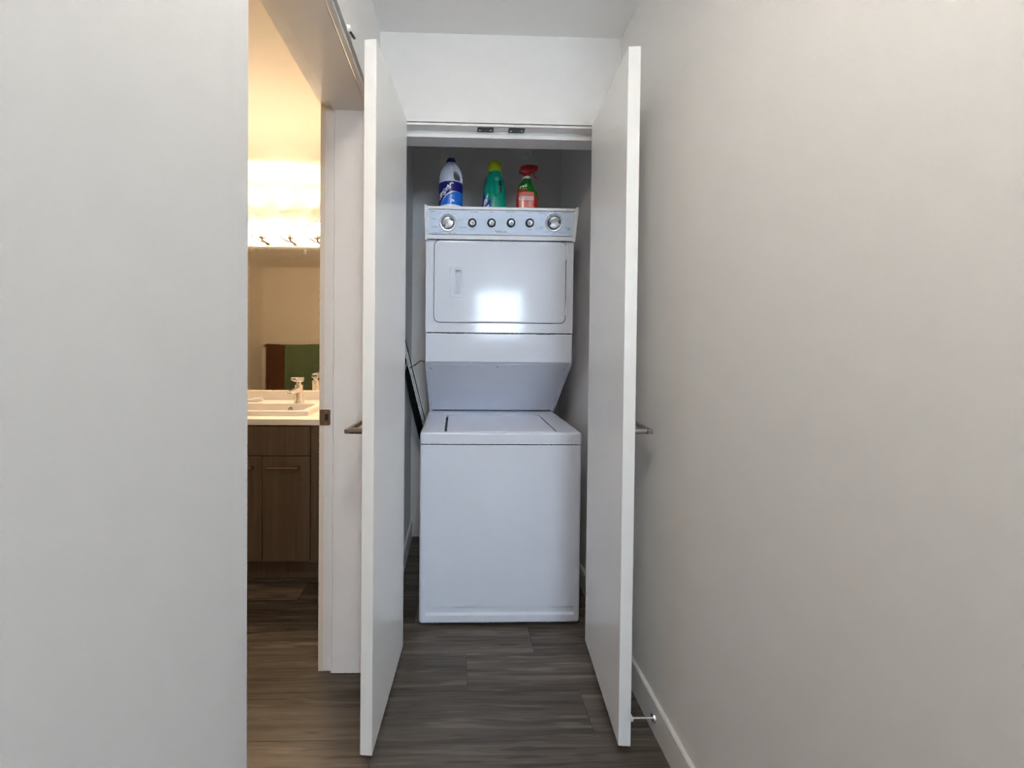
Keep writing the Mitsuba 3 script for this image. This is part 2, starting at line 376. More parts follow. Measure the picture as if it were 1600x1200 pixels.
# dryer body: side profile with the slanted lower front, cheeks left and right
DX0, DX1, DY, DB = -.3235, .3640, .250, .815
prof = [(DY, 1.712), (DY, 1.1305), (.575, .8425), (DB, .8425), (DB, 1.829), (.262, 1.829), (.262, 1.712)]
inner = [(DY, 1.712), (DY, 1.1305), (DY + .014, 1.1255), (.586, .849), (DB, .849), (DB, 1.829), (.262, 1.829), (.262, 1.712)]
body = msum(prism_x(inner, DX0 + .013, DX1 - .013), prism_x(prof, DX0, DX0 + .0135), prism_x(prof, DX1 - .0135, DX1))
dpoly = rrect(-.2845, .3285, 1.3165, 1.6965, .026, 10)
rec = frame(mextr(dpoly.buffer(.0025, quad_segs=8), .03), (0, DY + .024, 0), (1, 0, 0), (0, 0, 1), (0, -1, 0))
low = mbox(DX0 - .01, DX1 + .01, DY - .01, DY + .022, 1.1315, 1.2705)
body = body - rec - low
put(L + '__dryer_cabinet', tm(body), E_, smooth=SM)
put(L + '__seam', box(DX0 + .006, DX1 - .006, DY + .004, DY + .021, 1.262, 1.275), 'gap_shade')
put(L + '__seam', box(-.26, .30, DY + .0225, DY + .0238, 1.32, 1.69), 'gap_shade')
# front access panel and slanted lower panel
fp = rbox(DX0, DX1, DY, DY + .022, 1.1320, 1.2655, .005, seg=16)
fp.vertices[:, 1] += .0020 * (1.2655 - fp.vertices[:, 2]) / .1335     # the panel leans in a touch at its foot
put(L + '__front_panel', fp, E_, smooth=SM)
for a, b in ((-.245, -.236), (-.222, -.153), (.196, .262), (.268, .280)):
    put(L + '__vent_slot', box(a, b, DY - .0003, DY + .01, 1.2640, 1.2702), 'gap_shade')
sl = np.array([0, .586 - (DY + .014), .849 - 1.1255]); sll = np.linalg.norm(sl); sv = sl / sll; sn = np.cross([1, 0, 0], sv)
sn = sn if sn[1] < 0 else -sn
O2 = np.array([0, DY + .014, 1.1255])
W2 = rrect(DX0 + .0155, DX1 - .0155, .004, sll - .008, .004)
sp2 = frame(plate(W2, .0035, .001), O2 - .001 * sn, (1, 0, 0), sv, sn)
spm = tm(sp2)
if spm.volume < 0: spm.invert()
put(L + '__lower_panel', spm, E_, smooth=SM)
for u, v in ((.018, .022), (DX0 + .026, .036), (DX1 - .028, .036)):
    c = O2 + u * np.array([1, 0, 0]) + v * sv
    put(L + '__screw', tm(mcyl(c + .002 * sn, c + .0045 * sn, .0055, .0035, 18)), 'chrome', smooth=30)
# dryer door
door = frame(plate(dpoly, .026, .006, 4), (0, DY + .0215, 0), (1, 0, 0), (0, 0, 1), (0, -1, 0))
dm = tm(door)
if dm.volume < 0: dm.invert()
door = mf(dm)
hx0, hx1, hz0, hz1 = -.213, -.1535, 1.431, 1.573
door = door - mbox(hx0, hx1, DY - .02, DY - .0025, hz0, hz1)
pocket = mbox(-.186, -.1605, DY - .02, DY + .014, 1.446, 1.558)
dk = put(L + '__dryer_door', tm(door - pocket), E_, smooth=SM)
hp = mrbox(hx0 + .0016, hx1 - .0004, DY - .0052, DY - .0008, hz0 + .0018, hz1 - .0004, .0018, 12) - pocket
scp = m3.Manifold.hull_points(np.array([[x, y, z] for z in (1.4462, 1.5578) for x, y in ((-.1859, DY + .0138), (-.1606, DY + .0138), (-.1606, DY - .001), (-.1625, DY - .0015))], np.float64))
hk = put(dk + '__handle_recess', tm(msum(hp, scp)), 'enamel', smooth=SM)
for z0, z1 in ((1.610, 1.683), (1.353, 1.407)):
    put(dk + '__hinge', rbox(.3275, .3345, DY - .007, DY + .012, z0, z1, .002, seg=8), 'white_plastic', smooth=30)
# control panel, leaning out at its top
P0 = np.array([0, .190, 1.830]); P1 = np.array([0, .2352, 1.6985])
pv = (P1 - P0) / np.linalg.norm(P1 - P0); PL = np.linalg.norm(P1 - P0); pn = np.cross([1, 0, 0], pv)
pn = pn if pn[1] < 0 else -pn
ux = np.array([1, 0, 0])
def onpanel(mm, u=0, v=0, d=0):
    """local x -> panel x, y -> up the slope, z -> out of the panel"""
    q = tm(frame(mm, P0 + u * ux + v * pv + d * pn, ux, -pv, pn))
    if q.volume < 0: q.invert()
    return q
pd = lambda v, d: tuple((P0 + v * pv + d * pn)[1:])
cp = prism_x([pd(0, 0), pd(PL, 0), (.262, 1.6985), (.262, 1.832), (.192, 1.832)], DX0 + .008, DX1 - .008)
cut1 = mf(onpanel(mbox(-.3105, .351, -.0140, -.0100, -.016, .01)))
cut2 = mf(onpanel(mbox(-.3105, .351, -.1214, -.1184, -.012, .01)))
ck = put(L + '__control_panel', tm(cp - cut1 - cut2), 'white_plastic', smooth=30)
put(ck + '__fascia', onpanel(plate(rrect(-.3095, .350, -.1182, -.0142, .003), .0012, .0006)), 'enamel_panel', smooth=30)
put(L + '__seam', box(DX0 + .006, DX1 - .006, DY - .004, DY + .02, 1.6965, 1.7025), 'gap_shade')
for xa, xb in ((DX0 - .003, DX0 + .0075), (DX1 - .0085, DX1 + .002)):
    cap = prism_x([pd(-.007, .003), pd(PL + .004, .003), (.262, 1.693), (.262, 1.838)], xa, xb)
    put(ck + '__end_cap', tm(cap), 'white_plastic', smooth=30)
def spun(r, h, n=72, ph=[.6]):
    """turned metal cap: its face dips and rises twice around, which gives the bow-tie gleam of spun metal"""
    ph[0] += 1.1
    V, Fc = [[0, 0, h]], []
    rad = [r * .25, r * .5, r * .75, r * .93, r, r]
    for i, q in enumerate(rad):
        for j in range(n):
            a = 2 * math.pi * j / n
            z = h + .05 * q * math.cos(2 * a + ph[0]) if i < 4 else (h - .0006 if i == 4 else h - .004)
            V.append([q * math.cos(a), q * math.sin(a), z])
    for j in range(n):
        Fc.append([0, 1 + j, 1 + (j + 1) % n])
        for i in range(len(rad) - 1):
            a, b = 1 + i * n + j, 1 + i * n + (j + 1) % n
            Fc += [[a, a + n, b + n], [a, b + n, b]]
    V.append([0, 0, h - .004]); c = len(V) - 1; o = 1 + (len(rad) - 1) * n
    for j in range(n): Fc.append([c, o + (j + 1) % n, o + j])
    return mf(trimesh.Trimesh(np.array(V), np.array(Fc), process=False))
def dial(u, v, R, r, h, name, ring):
    s = R / .0385
    ringm = lathe([(0, 0), (R, 0), (R, .004), (R - .003, .0075), (r + .0055, .0068), (r + .004, .003), (0, .003)], 56)
    k = put(ck + '__' + name, onpanel(ringm, u, v, .001), ring, smooth=35)
    skirt = lathe([(0, .002), (r + .0035, .002), (r + .002, h - .002), (r, h - .0008), (0, h - .0008)], 48)
    put(k + '__skirt', onpanel(skirt, u, v, .001), 'navy_ring', smooth=35)
    n = 60; pts = [[0, 0, h + .0012]]
    cap = lathe([(0, h - .002), (r - .0008, h - .002), (r - .0008, h - .0002), (r - .0022, h), (.0, h + .0018)], 56)
    ct = onpanel(spun(r - .0006, h), u, v, .001)
    put(k + '__cap', ct, 'brushed', smooth=40)
    if name == 'knob':
        bar = mrbox(-.0022, .0022, -(r - .003), r - .003, h - .001, h + .004, .0016, 8).rotate([0, 0, -random.uniform(-40, 40)])
        put(k + '__grip', onpanel(bar, u, v, .001), 'brushed', smooth=30)
    else:
        put(k + '__pointer', onpanel(mbox(-.0011, .0011, r - .010, r - .003, h, h + .0012).rotate([0, 0, -25 if u < 0 else 60]), u, v, .001), 'print_dark')
    return k
dial(-.222, .0675, .0385, .0245, .020, 'cycle_dial', 'chrome')
dial(.259, .0605, .0395, .0260, .020, 'cycle_dial', 'chrome')
for u, v in ((-.112, .0672), (-.025, .0660), (.0635, .0645), (.1487, .0635)):
    dial(u, v, .0195, .0128, .013, 'knob', 'navy_ring')
# printed marks around the dials (too small to read in the photograph) and the maker's script
pm, pk = [], random.Random(3)
def mark(u, v, w, h=.0016):
    pm.append(onpanel(mbox(-w / 2, w / 2, -h / 2, h / 2, 0, .0002), u, v, .00125))
for u, v, w in ((-.288, .021, .024), (-.105, .021, .034), (-.027, .021, .02), (.062, .020, .04), (.149, .0195, .022), (.197, .0185, .036), (.197, .0245, .012), (.316, .0185, .044),
                (-.285, .089, .026), (-.148, .089, .036), (-.113, .0955, .026), (.149, .0935, .022), (.195, .0865, .034), (.195, .0925, .014), (.302, .107, .022), (-.285, .053, .022), (-.275, .112, .034)):
    mark(u, v, w)
for cu, cv, R, lo, hi in ((-.222, .0675, .046, -150, 150), (.259, .0605, .047, -150, 150), (-.112, .0672, .028, -110, 110), (-.025, .066, .028, -70, 70), (.0635, .0645, .028, -70, 70), (.1487, .0635, .028, -110, 110)):
    for i in range(9 if R > .04 else 5):
        a = math.radians(lo + (hi - lo) * i / (8 if R > .04 else 4))
        mark(cu + R * math.sin(a), cv - R * math.cos(a), .006 if R > .04 else .005, .0012)
        if R > .04: mark(cu + (R + .016) * math.sin(a) + .002 * pk.random(), cv - (R + .004) * math.cos(a), .012, .0011)
kk = put(ck + '__print_marks', trimesh.util.concatenate(pm), 'print_grey'); labels[kk] = {'label': 'tiny grey printed settings around the dials', 'kind': 'stuff'}
dots = [onpanel(lathe([(0, 0), (.0022, 0), (.0022, .0003), (0, .0003)], 16), u, v, .00125) for u, v in ((.2165, .0270), (.2090, .0865), (-.213, .1145))]
for d in dots: put(ck + '__dot', d, 'print_dark')
put(ck + '__emblem', onpanel(plate(rrect(-.007, .007, -.0055, .0055, .005), .0004, .0002), .329, .0865, .00125), 'print_blue')
tx = meshkit.text_mesh('Whirlpool', .0085, .0004)
v = tx.vertices - tx.bounds.mean(0); v[:, 0] += .22 * v[:, 1]
A = np.eye(4); A[:3, 0], A[:3, 1], A[:3, 2], A[:3, 3] = ux, -pv, pn, P0 + .0205 * ux + .1045 * pv + .0014 * pn
tx = trimesh.Trimesh(v, tx.faces, process=False); tx.apply_transform(A)
kk = put(ck + '__lettering', tx, 'print_dark'); labels[kk] = {'label': 'small grey maker script below the knobs'}
lab(L, 'white stacked laundry unit, front-loading dryer above a top-loading washer, in the closet', 'washer dryer')

# ------------------------------------------------------------------ bottles on the dryer
ZTOP = 1.8295
def bend(mesh, cx, cy, r, a0, z0, off=.0004):
    """flat print (x = arc length, y = up, z = depth) wrapped onto an upright cylinder; angle a0 = 0 faces the viewer"""
    v = mesh.vertices
    a = v[:, 0] / r + a0
    R = r + off + v[:, 2]
    return trimesh.Trimesh(np.c_[cx + R * np.sin(a), cy - R * np.cos(a), z0 + v[:, 1]], mesh.faces, process=False)

def flat(poly, d=.0005, step=.004):
    """polygon -> thin flat print with enough vertices to bend"""
    t = trimesh.creation.extrude_polygon(poly, d, engine='earcut')
    return t.subdivide_to_size(step)

# bleach jug
bx, by = -.2135, .360
K = 'bleach_jug'
prof = [(0, 0), (.053, 0), (.0575, .005), (.058, .012), (.058, .165), (.0578, .180), (.0572, .194), (.0555, .207), (.0515, .222), (.0435, .241), (.0315, .257), (.0235, .268), (.0195, .272), (.0185, .278), (0, .278)]
jug = lathe(prof, 64)
hole = mhull(*[mcyl((x, -.1, z), (x, .1, z), r, None, 24) for x, z, r in ((.0185, .223, .0060), (.0210, .206, .0085), (.0290, .190, .0095), (.0400, .178, .0055), (.0395, .195, .0055), (.0315, .213, .0060))])
fin = msum(mbox(.0105, .07, .0125, .08, .168, .262), mbox(.0105, .07, -.08, -.0125, .168, .262))
fin = fin - mextr(Polygon([(0, .10), (.02, .10), (.02, .15)]), .01)
jug = (jug - fin - hole).translate([bx, by, ZTOP])
put(K + '__body', tm(jug), 'bleach_white', smooth=40)
cap = lathe([(0, 0), (.0222, 0), (.0225, .006), (.0215, .017), (.0185, .0215), (0, .0225)], 40)
k = put(K + '__cap', tm(cap.translate([bx, by, ZTOP + .270])), 'cap_navy', smooth=35); labels[k] = {'label': 'dark navy screw cap'}
def bleach_print(p, n, uv):
    a = dr.atan2(p.x - bx, by - p.y) * .058
    z = p.z - ZTOP
    d = dr.maximum(.022 - a, 0)
    s = .1168 - 9.5 * d * d
    low = mix((.010, .11, .52), (.012, .14, .58), noise(p.x * 90, p.z * 90))
    c = mix(low, (.006, .007, .13), smoothstep(s - .0006, s + .0006, z))
    line = smoothstep(.0022, .0010, dr.abs(z - s + .0014)) * smoothstep(.045, .035, dr.abs(a - .0))
    c = mix(c, (.70, .75, .88), line * smoothstep(.036, .010, a))
    c = mix(c, (.45, .08, .16), line * smoothstep(.014, .026, a))
    line2 = smoothstep(.0016, .0007, dr.abs(z - s + .0062)) * smoothstep(.018, .006, a) * smoothstep(-.075, -.065, a)
    return mix(c, (.62, .70, .86), line2)
M('bleach_print', base_color=mikit.proc(bleach_print), roughness=.25, specular=.5)
lb = lathe([(.0575, .052), (.0587, .0525), (.0587, .1625), (.0575, .163)], 72).translate([bx, by, ZTOP])
lk = put(K + '__label', tm(lb), 'bleach_print', smooth=30); labels[lk] = {'label': 'blue printed label with a navy upper field'}
def word(text, h, slant, rise, d=.0005):
    t = meshkit.text_mesh(text, h, d, bold=True)
    t = t.subdivide_to_size(.005)
    v = t.vertices.copy(); v[:, 0] -= v[:, 0].mean() * 0
    v[:, 0] += slant * v[:, 1]; v[:, 1] += rise * v[:, 0]
    return trimesh.Trimesh(v, t.faces, process=False)
w = word('Bright', .0262, .12, .54)
w.vertices[:, 0] *= .66
wd = w.bounds
w.vertices[:, 0] -= wd[1][0]
kk = put(lk + '__lettering', bend(w, bx, by, .0587, .05, ZTOP + .0905 - .0135), 'ink_white'); labels[kk] = {'label': 'white slanted brush lettering'}
sm = flat(Polygon([(0, 0), (.016, .003), (.0165, .006), (.0, .0025)])).copy()
put(lk + '__mark', bend(sm, bx, by, .0587, -.02, ZTOP + .148), 'ink_white')
sm = flat(Polygon([(0, 0), (.012, -.0035), (.0125, -.001), (.0, .0025)]))
put(lk + '__mark', bend(sm, bx, by, .0587, .06, ZTOP + .154), 'ink_white')
daisy = [Polygon([(0, 0), (.0035, .002), (.005, .009), (.010, .013), (.012, .006), (.016, .004), (.015, .011), (.0085, .017), (.003, .015)])]
put(lk + '__mark', bend(flat(daisy[0]), bx, by, .0587, .03, ZTOP + .082), 'ink_green')
put(lk + '__mark', bend(flat(Polygon([(0, 0), (.004, .001), (.0045, .008), (.0155, .002), (.0165, .010), (.012, .013), (.006, .015), (.001, .017)])), bx, by, .0587, .03, ZTOP + .061), 'ink_white')
lab(K, 'white jug with navy cap and blue label, leftmost bottle on the dryer', 'bottle')

# green cleaner bottle
gx, gy = .0015, .365
K = 'cleaner_bottle'
prof = [(0, 0), (.055, 0), (.060, .006), (.0605, .02), (.0590, .070), (.0555, .118), (.0510, .160), (.0465, .190), (.0425, .204), (.0345, .216), (.0305, .224), (.0300, .236), (0, .236)]
bot = lathe(prof, 64)
slot = mhull(*[mcyl((x, -.1, z), (x, .1, z), .0042, None, 20) for x, z in ((.0290, .120), (.0265, .180), (.0235, .180), (.0235, .128))])
dent = mhull(msph((.006, -.060, .180), .026, 32), msph((.010, -.064, .120), .024, 32))
bot = (bot - slot - dent).scale([1, .82, 1]).translate([gx, gy, ZTOP])
put(K + '__body', tm(bot), 'pine_green', smooth=40)
cap = lathe([(0, 0), (.0325, 0), (.0330, .004), (.0325, .030), (.0300, .041), (.0235, .0475), (.012, .050), (0, .0505)], 48)
ck2 = put(K + '__cap', tm(cap.translate([gx, gy, ZTOP + .2365])), 'cap_lime', smooth=35); labels[ck2] = {'label': 'lime green domed cap'}
put(ck2 + '__collar', tm(lathe([(0, 0), (.0318, 0), (.0318, .006), (0, .006)], 40).translate([gx, gy, ZTOP + .2325])), 'cap_lime', smooth=35)
def bendc(mesh, a0, z0, off=.0006):
    """onto the tapering oval green bottle"""
    zs = np.array([p[1] for p in prof_g]); rs = np.array([p[0] for p in prof_g])
    v = mesh.vertices; z = z0 + v[:, 1]
    R = np.interp(z, zs, rs) + off + v[:, 2]
    a = v[:, 0] / .058 + a0
    return trimesh.Trimesh(np.c_[gx + R * np.sin(a), gy - .82 * R * np.cos(a), ZTOP + z], mesh.faces, process=False)
prof_g = prof[2:10]
lp = Polygon([(0, 0), (.058, .0), (.066, .055), (.062, .070), (.048, .062), (.030, .080), (.012, .118), (0, .120)])
lk = put(K + '__label', bendc(flat(lp, .0004), -1.45, .018), 'ink_blue', smooth=30); labels[lk] = {'label': 'dark blue back label wrapping the left side'}
w = word('ed', .021, .10, 1.0, .0006); w.vertices[:, 0] *= .8
put(lk + '__lettering', bendc(w, -1.12, .062, .001), 'ink_white')
put(lk + '__mark', bendc(flat(Polygon([(0, 0), (.040, .052), (.038, .062), (.030, .056), (.0, .016)]), .0003), -1.35, .024, .0010), 'ink_white')
put(lk + '__mark', bendc(flat(Polygon([(.006, .012), (.036, .052), (.035, .056), (.005, .016)]), .0003), -1.35, .024, .0014), 'ink_blue')
bk = put(lk + '__bar_code', bendc(flat(Polygon([(0, 0), (.022, .010), (.022, .042), (0, .030)]), .0003), -.88, .020, .0012), 'ink_white')
for i in range(6):
    put(bk + '__bar', bendc(flat(Polygon([(.003 + .003 * i, .006 + .0014 * i), (.0042 + .003 * i, .006 + .0014 * i), (.0042 + .003 * i, .026 + .0014 * i), (.003 + .003 * i, .026 + .0014 * i)]), .0003), -.88, .020, .0016), 'ink_black')
lab(K, 'green cleaner bottle with lime cap, middle bottle on the dryer', 'bottle')

# red and green spray bottle
sx, sy = .1620, .360
K = 'spray_bottle'
def section(z):
    """(left, right, half depth) of the bottle at height z"""
    zs = [0, .006, .060, .100, .112, .132, .150, .170, .186, .196, .200]
    lf = [-.046, -.051, -.0520, -.0535, -.0530, -.0490, -.0460, -.0400, -.0290, -.0215, -.0205]
    rt = [.046, .051, .0520, .0560, .0560, .0480, .0360, .0265, .0220, .0210, .0205]
    dp = [.026, .030, .0305, .0310, .0310, .0300, .0280, .0250, .0215, .0205, .0200]
    return np.interp(z, zs, lf), np.interp(z, zs, rt), np.interp(z, zs, dp)
def loft(z0, z1, grow=0.0, n=40, ang=(0, 2 * math.pi), seg=64):
    zz = np.linspace(z0, z1, n); th = np.linspace(ang[0], ang[1], seg, endpoint=False)
    V, Fc = [], []
    for z in zz:
        l, r, d = section(z); cx, hw = (l + r) / 2, (r - l) / 2 + grow
        c, s = np.cos(th), np.sin(th); e = 2 / 2.7
        V += [(sx + cx + hw * np.sign(a) * abs(a) ** e, sy + (d + grow) * np.sign(b) * abs(b) ** e, ZTOP + z) for a, b in zip(c, s)]
    for i in range(n - 1):
        for j in range(seg):
            a, b = i * seg + j, i * seg + (j + 1) % seg
            Fc += [(a, b, b + seg), (a, b + seg, a + seg)]
    V += [(sx, sy, ZTOP + z0), (sx, sy, ZTOP + z1)]
    nb = len(V) - 2
    for j in range(seg):
        Fc += [(nb, (j + 1) % seg, j), (nb + 1, (n - 1) * seg + j, (n - 1) * seg + (j + 1) % seg)]
    return trimesh.Trimesh(np.array(V), np.array(Fc), process=False)
put(K + '__body', loft(0, .200), 'spray_body', smooth=40)
# printed sleeve: the upper part is green, its lower edge falls towards the right
sl_m = mf(loft(.100, .197, .0006)) - m3.Manifold.hull_points(np.array([[sx + x, sy + y, ZTOP + z] for y in (-.1, .1) for x, z in ((-.09, .05), (.09, .05), (-.09, .141), (-.02, .139), (.005, .132), (.09, .080))], np.float64))
lk = put(K + '__sleeve', tm(sl_m), 'spray_green', smooth=40); labels[lk] = {'label': 'green upper sleeve'}
def onspray(mesh, off=.0009):
    """flat print in (x, z) pushed onto the bottle's front"""
    v = mesh.vertices; z = v[:, 1]; l, r, d = section(z)
    cx, hw = (l + r) / 2, (r - l) / 2
    q = np.clip(np.abs((v[:, 0] - cx) / hw), 0, .995)
    y = (d) * (1 - q ** 2.7) ** (1 / 2.7)
    return trimesh.Trimesh(np.c_[sx + v[:, 0], sy - y - off - v[:, 2], ZTOP + z], mesh.faces, process=False)
for pts in ([(-.040, .146), (-.036, .145), (-.032, .155), (-.026, .156), (-.024, .150), (-.021, .151), (-.018, .160), (-.036, .157)],
            [(-.018, .151), (-.004, .157), (-.003, .160), (-.017, .155)], [(-.018, .159), (-.004, .166), (-.003, .169), (-.017, .163)], [(-.028, .143), (-.004, .143), (-.004, .1442), (-.028, .1442)]):
    put(lk + '__mark', onspray(flat(Polygon(pts), .0003, .003), .0014), 'ink_cream')
bl = put(K + '__label', onspray(flat(rrect(-.0445, .0300, .022, .1285, .004), .0004), .0006), 'spray_label', smooth=30); labels[bl] = {'label': 'salmon red printed panel'}
put(bl + '__text_box', onspray(flat(sbox(-.0435, .090, .0285, .106).difference(sbox(-.0415, .0925, .0265, .1040)), .0003, .003), .0013), 'ink_pink')
put(bl + '__text_box_field', onspray(flat(sbox(-.0415, .0925, .0265, .1040), .0002, .003), .0012), 'spray_label_grey')
pr2 = random.Random(5); tl = []
for z in np.arange(.030, .088, .0052):
    a, b = (-.041, -.022) if z > .05 else (-.041, -.005)
    tl.append(onspray(flat(sbox(a, z, b - .006 * pr2.random(), z + .0016), .0002, .004), .0013))
    if z > .052: tl.append(onspray(flat(sbox(.004, z, .026 - .01 * pr2.random(), z + .0016), .0002, .004), .0013))
kk = put(bl + '__fine_print', trimesh.util.concatenate(tl), 'ink_pink'); labels[kk] = {'label': 'rows of fine print', 'kind': 'stuff'}
bk = put(bl + '__bar_code', onspray(flat(sbox(.0085, .022, .0300, .046), .0003, .003), .0014), 'ink_pink')
for i in range(6):
    put(bk + '__bar', onspray(flat(sbox(.0105 + .003 * i, .024, .0122 + .003 * i, .0415), .0002, .004), .0018), 'ink_black')
# collar and trigger head
put(K + '__collar', tm(lathe([(0, 0), (.0205, 0), (.0205, .010), (.0180, .013), (0, .013)], 40).translate([sx - .001, sy, ZTOP + .198])), 'rubber_white', smooth=35)
H0 = ZTOP
def P3(x, z, y=0): return (sx + x, sy + y, H0 + z)
neck = mhull(mcyl(P3(-.001, .209), P3(-.001, .216), .0165, .0150, 32), mcyl(P3(-.004, .228), P3(-.004, .236), .0155, .0150, 32))
hood = mhull(*[msph(P3(x, z, y), r, 20) for x, z, r in ((-.030, .240, .011), (-.026, .254, .0095), (-.006, .262, .0080), (.030, .262, .0075), (.044, .259, .0075), (.044, .250, .0075), (-.010, .236, .011), (.014, .246, .009)) for y in (-.006, .006)])
noz = mcyl(P3(.040, .2565), P3(.0515, .2565), .0085, .0075, 24)
hk = put(K + '__trigger_head', tm(msum(neck, hood, noz)), 'spray_red', smooth=35); labels[hk] = {'label': 'dark red trigger sprayer head'}
trg = msum(*[mhull(msph(P3(a[0], a[1], y), a[2], 14), msph(P3(b[0], b[1], y), b[2], 14)) for a, b in (((.024, .246, .0055), (.033, .230, .0048)), ((.033, .230, .0048), (.0385, .219, .0040)), ((.0385, .219, .0040), (.0475, .207, .0032))) for y in (-.003, .003)])
put(hk + '__trigger', tm(trg), 'spray_red', smooth=35)
lab(K, 'red spray bottle with a green sleeve and trigger head, rightmost on top of the dryer', 'spray bottle')

# ------------------------------------------------------------------ closet: sprinkler cap, folded rack
K = 'sprinkler_cap'
o = (.2480, YB, 2.402)
put(K, tm(frame(lathe([(0, 0), (.030, 0), (.029, .004), (.021, .0075), (.016, .0125), (0, .014)], 40), o, (1, 0, 0), (0, 0, -1), (0, -1, 0)) if False else msum(mcyl(o, (o[0], YB - .006, o[2]), .031, .027, 40), mcyl((o[0], YB - .005, o[2]), (o[0], YB - .014, o[2]), .016, .012, 32))), 'white_plastic', smooth=30)
lab(K, 'small round white cap high on the closet back wall above the spray bottle', 'sprinkler')

K = 'folding_rack'
a, b = np.array([-.4475, .430, 1.195]), np.array([-.3600, .710, .695])
dn = (b - a) / np.linalg.norm(b - a)
t0 = a - dn * .10
side = np.array([0, .872, .489])           # depth of the folded stack
side -= side.dot(dn) * dn; side /= np.linalg.norm(side)
nrm = np.cross(dn, side)                   # across the stack, towards the dryer
def leg(off, sd):
    s = nrm * off + side * sd
    e = b + s
    return [t0 + s, e, e + np.array([.003, .02, -.04]), np.array([e[0] + .003, min(e[1] + .022, .83), .006])]
put(K + '__tube', tm(mtube(leg(.001, .0), .0042)), 'silver_tube', smooth=40)
put(K + '__tube', tm(mtube(leg(.0098, .0), .0034)), 'silver_tube', smooth=40)
put(K + '__tube', tm(mtube([a + nrm * .0165 - dn * .13, b + nrm * .0165], .0022)), 'black_metal', smooth=40)
put(K + '__tube', tm(mtube([a + nrm * .0230 + dn * .10, b + nrm * .0235 - dn * .06], .0020)), 'silver_tube', smooth=40)
P = lambda u, n_, s_: a + dn * u + nrm * n_ + side * s_
LN = np.linalg.norm(b - a)
pan = msum(mhull(*[msph(P(u, n_, s_), .004, 10) for u, n0, n1 in ((.15, -.020, -.007), (.30, -.030, -.007), (LN, -.034, -.007)) for n_ in (n0, n1) for s_ in (-.02, .05)]),
           mhull(*[msph(P(u, n_, s_), .004, 10) for u in (LN, LN + .03) for n_ in (-.034, -.007) for s_ in (-.02, .05)]))
k = put(K + '__panel', tm(pan), 'black_fabric', smooth=40); labels[k] = {'label': 'black folded cloth panel'}
put(K + '__joint', tm(mhull(msph(P(.055, -.008, -.02), .007, 14), msph(P(.085, -.013, -.02), .008, 14), msph(P(.075, -.006, .0), .006, 14))), 'black_plastic', smooth=40)
c0 = P(.118, .006, -.01)
put(K + '__cord', tm(mtube([c0, c0 + np.array([.018, .020, .006]), c0 + np.array([.050, .090, .032]), np.array([-.333, .62, 1.105])], .0022, 8)), 'black_plastic', smooth=40)
lab(K, 'black and silver folding rack leaning in the gap left of the washer', 'rack')

# ------------------------------------------------------------------ hall: door stop, wall bumper
K = 'door_stop'
yS, zS = -.345, .053
xW = XR - .012
m = msum(mcyl((xW, yS, zS), (xW - .006, yS, zS), .0125, .0105, 24), mcyl((xW - .005, yS, zS), (xW - .085, yS, zS), .0034, None, 16))
put(K + '__rod', tm(m), 'chrome', smooth=30)
put(K + '__tip', tm(mcyl((xW - .070, yS, zS), (xW - .096, yS, zS), .0085, .0075, 20)), 'rubber_white', smooth=30)
lab(K, 'slim metal door stop with white tip on the right baseboard', 'door stop')
K = 'wall_bumper'
m = msum(mcyl((XL, -.426, 2.098), (XL + .009, -.426, 2.098), .011, .009, 24))
put(K + '__pad', tm(m), 'rubber_white', smooth=30)
put(K + '__hook', tm(mtube([(XL + .006, -.426, 2.092), (XL + .014, -.426, 2.080), (XL + .018, -.426, 2.074)], .0035, 10)), 'black_plastic', smooth=30)
lab(K, 'tiny hook on the left wall above the bathroom doorway', 'hook')

# flush ceiling lamp of the hall, behind the viewer
K = 'ceiling_lamp'
lc = (-.20, -1.36, ZC)
put(K + '__base', tm(mcyl((lc[0], lc[1], ZC), (lc[0], lc[1], ZC - .03), .17, .165, 48)), 'trim_paint', smooth=30)
sh = lathe([(0, -.10), (.06, -.096), (.11, -.078), (.145, -.05), (.155, -.03), (0, -.03)], 48).translate(list(lc))
scene[K + '__shade'] = {**mikit.ply(tm(sh), 'bulb_glass', smooth=30), 'emitter': {'type': 'area', 'radiance': rgb(*LAMP_L)}}
lab(K, 'round white flush lamp on the hall ceiling behind the viewer', 'ceiling lamp')

# ------------------------------------------------------------------ bathroom
# vanity cabinet
K = 'vanity'
VX0, VX1, VY = -2.0, XB - .004, .390
put(K + '__body', tm(msum(mbox(VX0, VX1, VY + .002, YB - .001, .125, .806) - mbox(VX0 + .02, VX1 - .02, VY + .03, YB - .02, .15, .9), mbox(-.893, VX1, VY - .016, VY + .01, .125, .806))), 'vanity_wood')
put(K + '__toe_kick', box(VX0 + .01, VX1, .448, .47, 0, .13), 'vanity_wood')
def front(x0, x1, z0, z1):
    return tm(frame(plate(sbox(x0, z0, x1, z1), .018, .0012, 2), (0, VY + .001, 0), (1, 0, 0), (0, 0, 1), (0, -1, 0)))
def fixv(t):
    if t.volume < 0: t.invert()
    return t
put(K + '__drawer_front', fixv(front(-1.985, -.8975, .656, .8005)), 'vanity_wood')
for x0, x1, hx in ((-1.1295, -.8975, (-1.097, -.951)), (-1.364, -1.1325, (-1.322, -1.176)), (-1.600, -1.367, (-1.556, -1.41))):
    k = put(K + '__door', fixv(front(x0, x1, .130, .653)), 'vanity_wood')
    y = VY - .017
    hm = msum(mtube([(hx[0], y, .601), (hx[0], y - .026, .601), (hx[1], y - .026, .601), (hx[1], y, .601)], .0052, 12))
    hk = put(k + '__handle', tm(hm), 'bronze', smooth=30); labels[hk] = {'label': 'slim dark bar handle'}
lab(K, 'dark wood-grain bathroom vanity cabinet under the white countertop', 'vanity')
K = 'countertop'
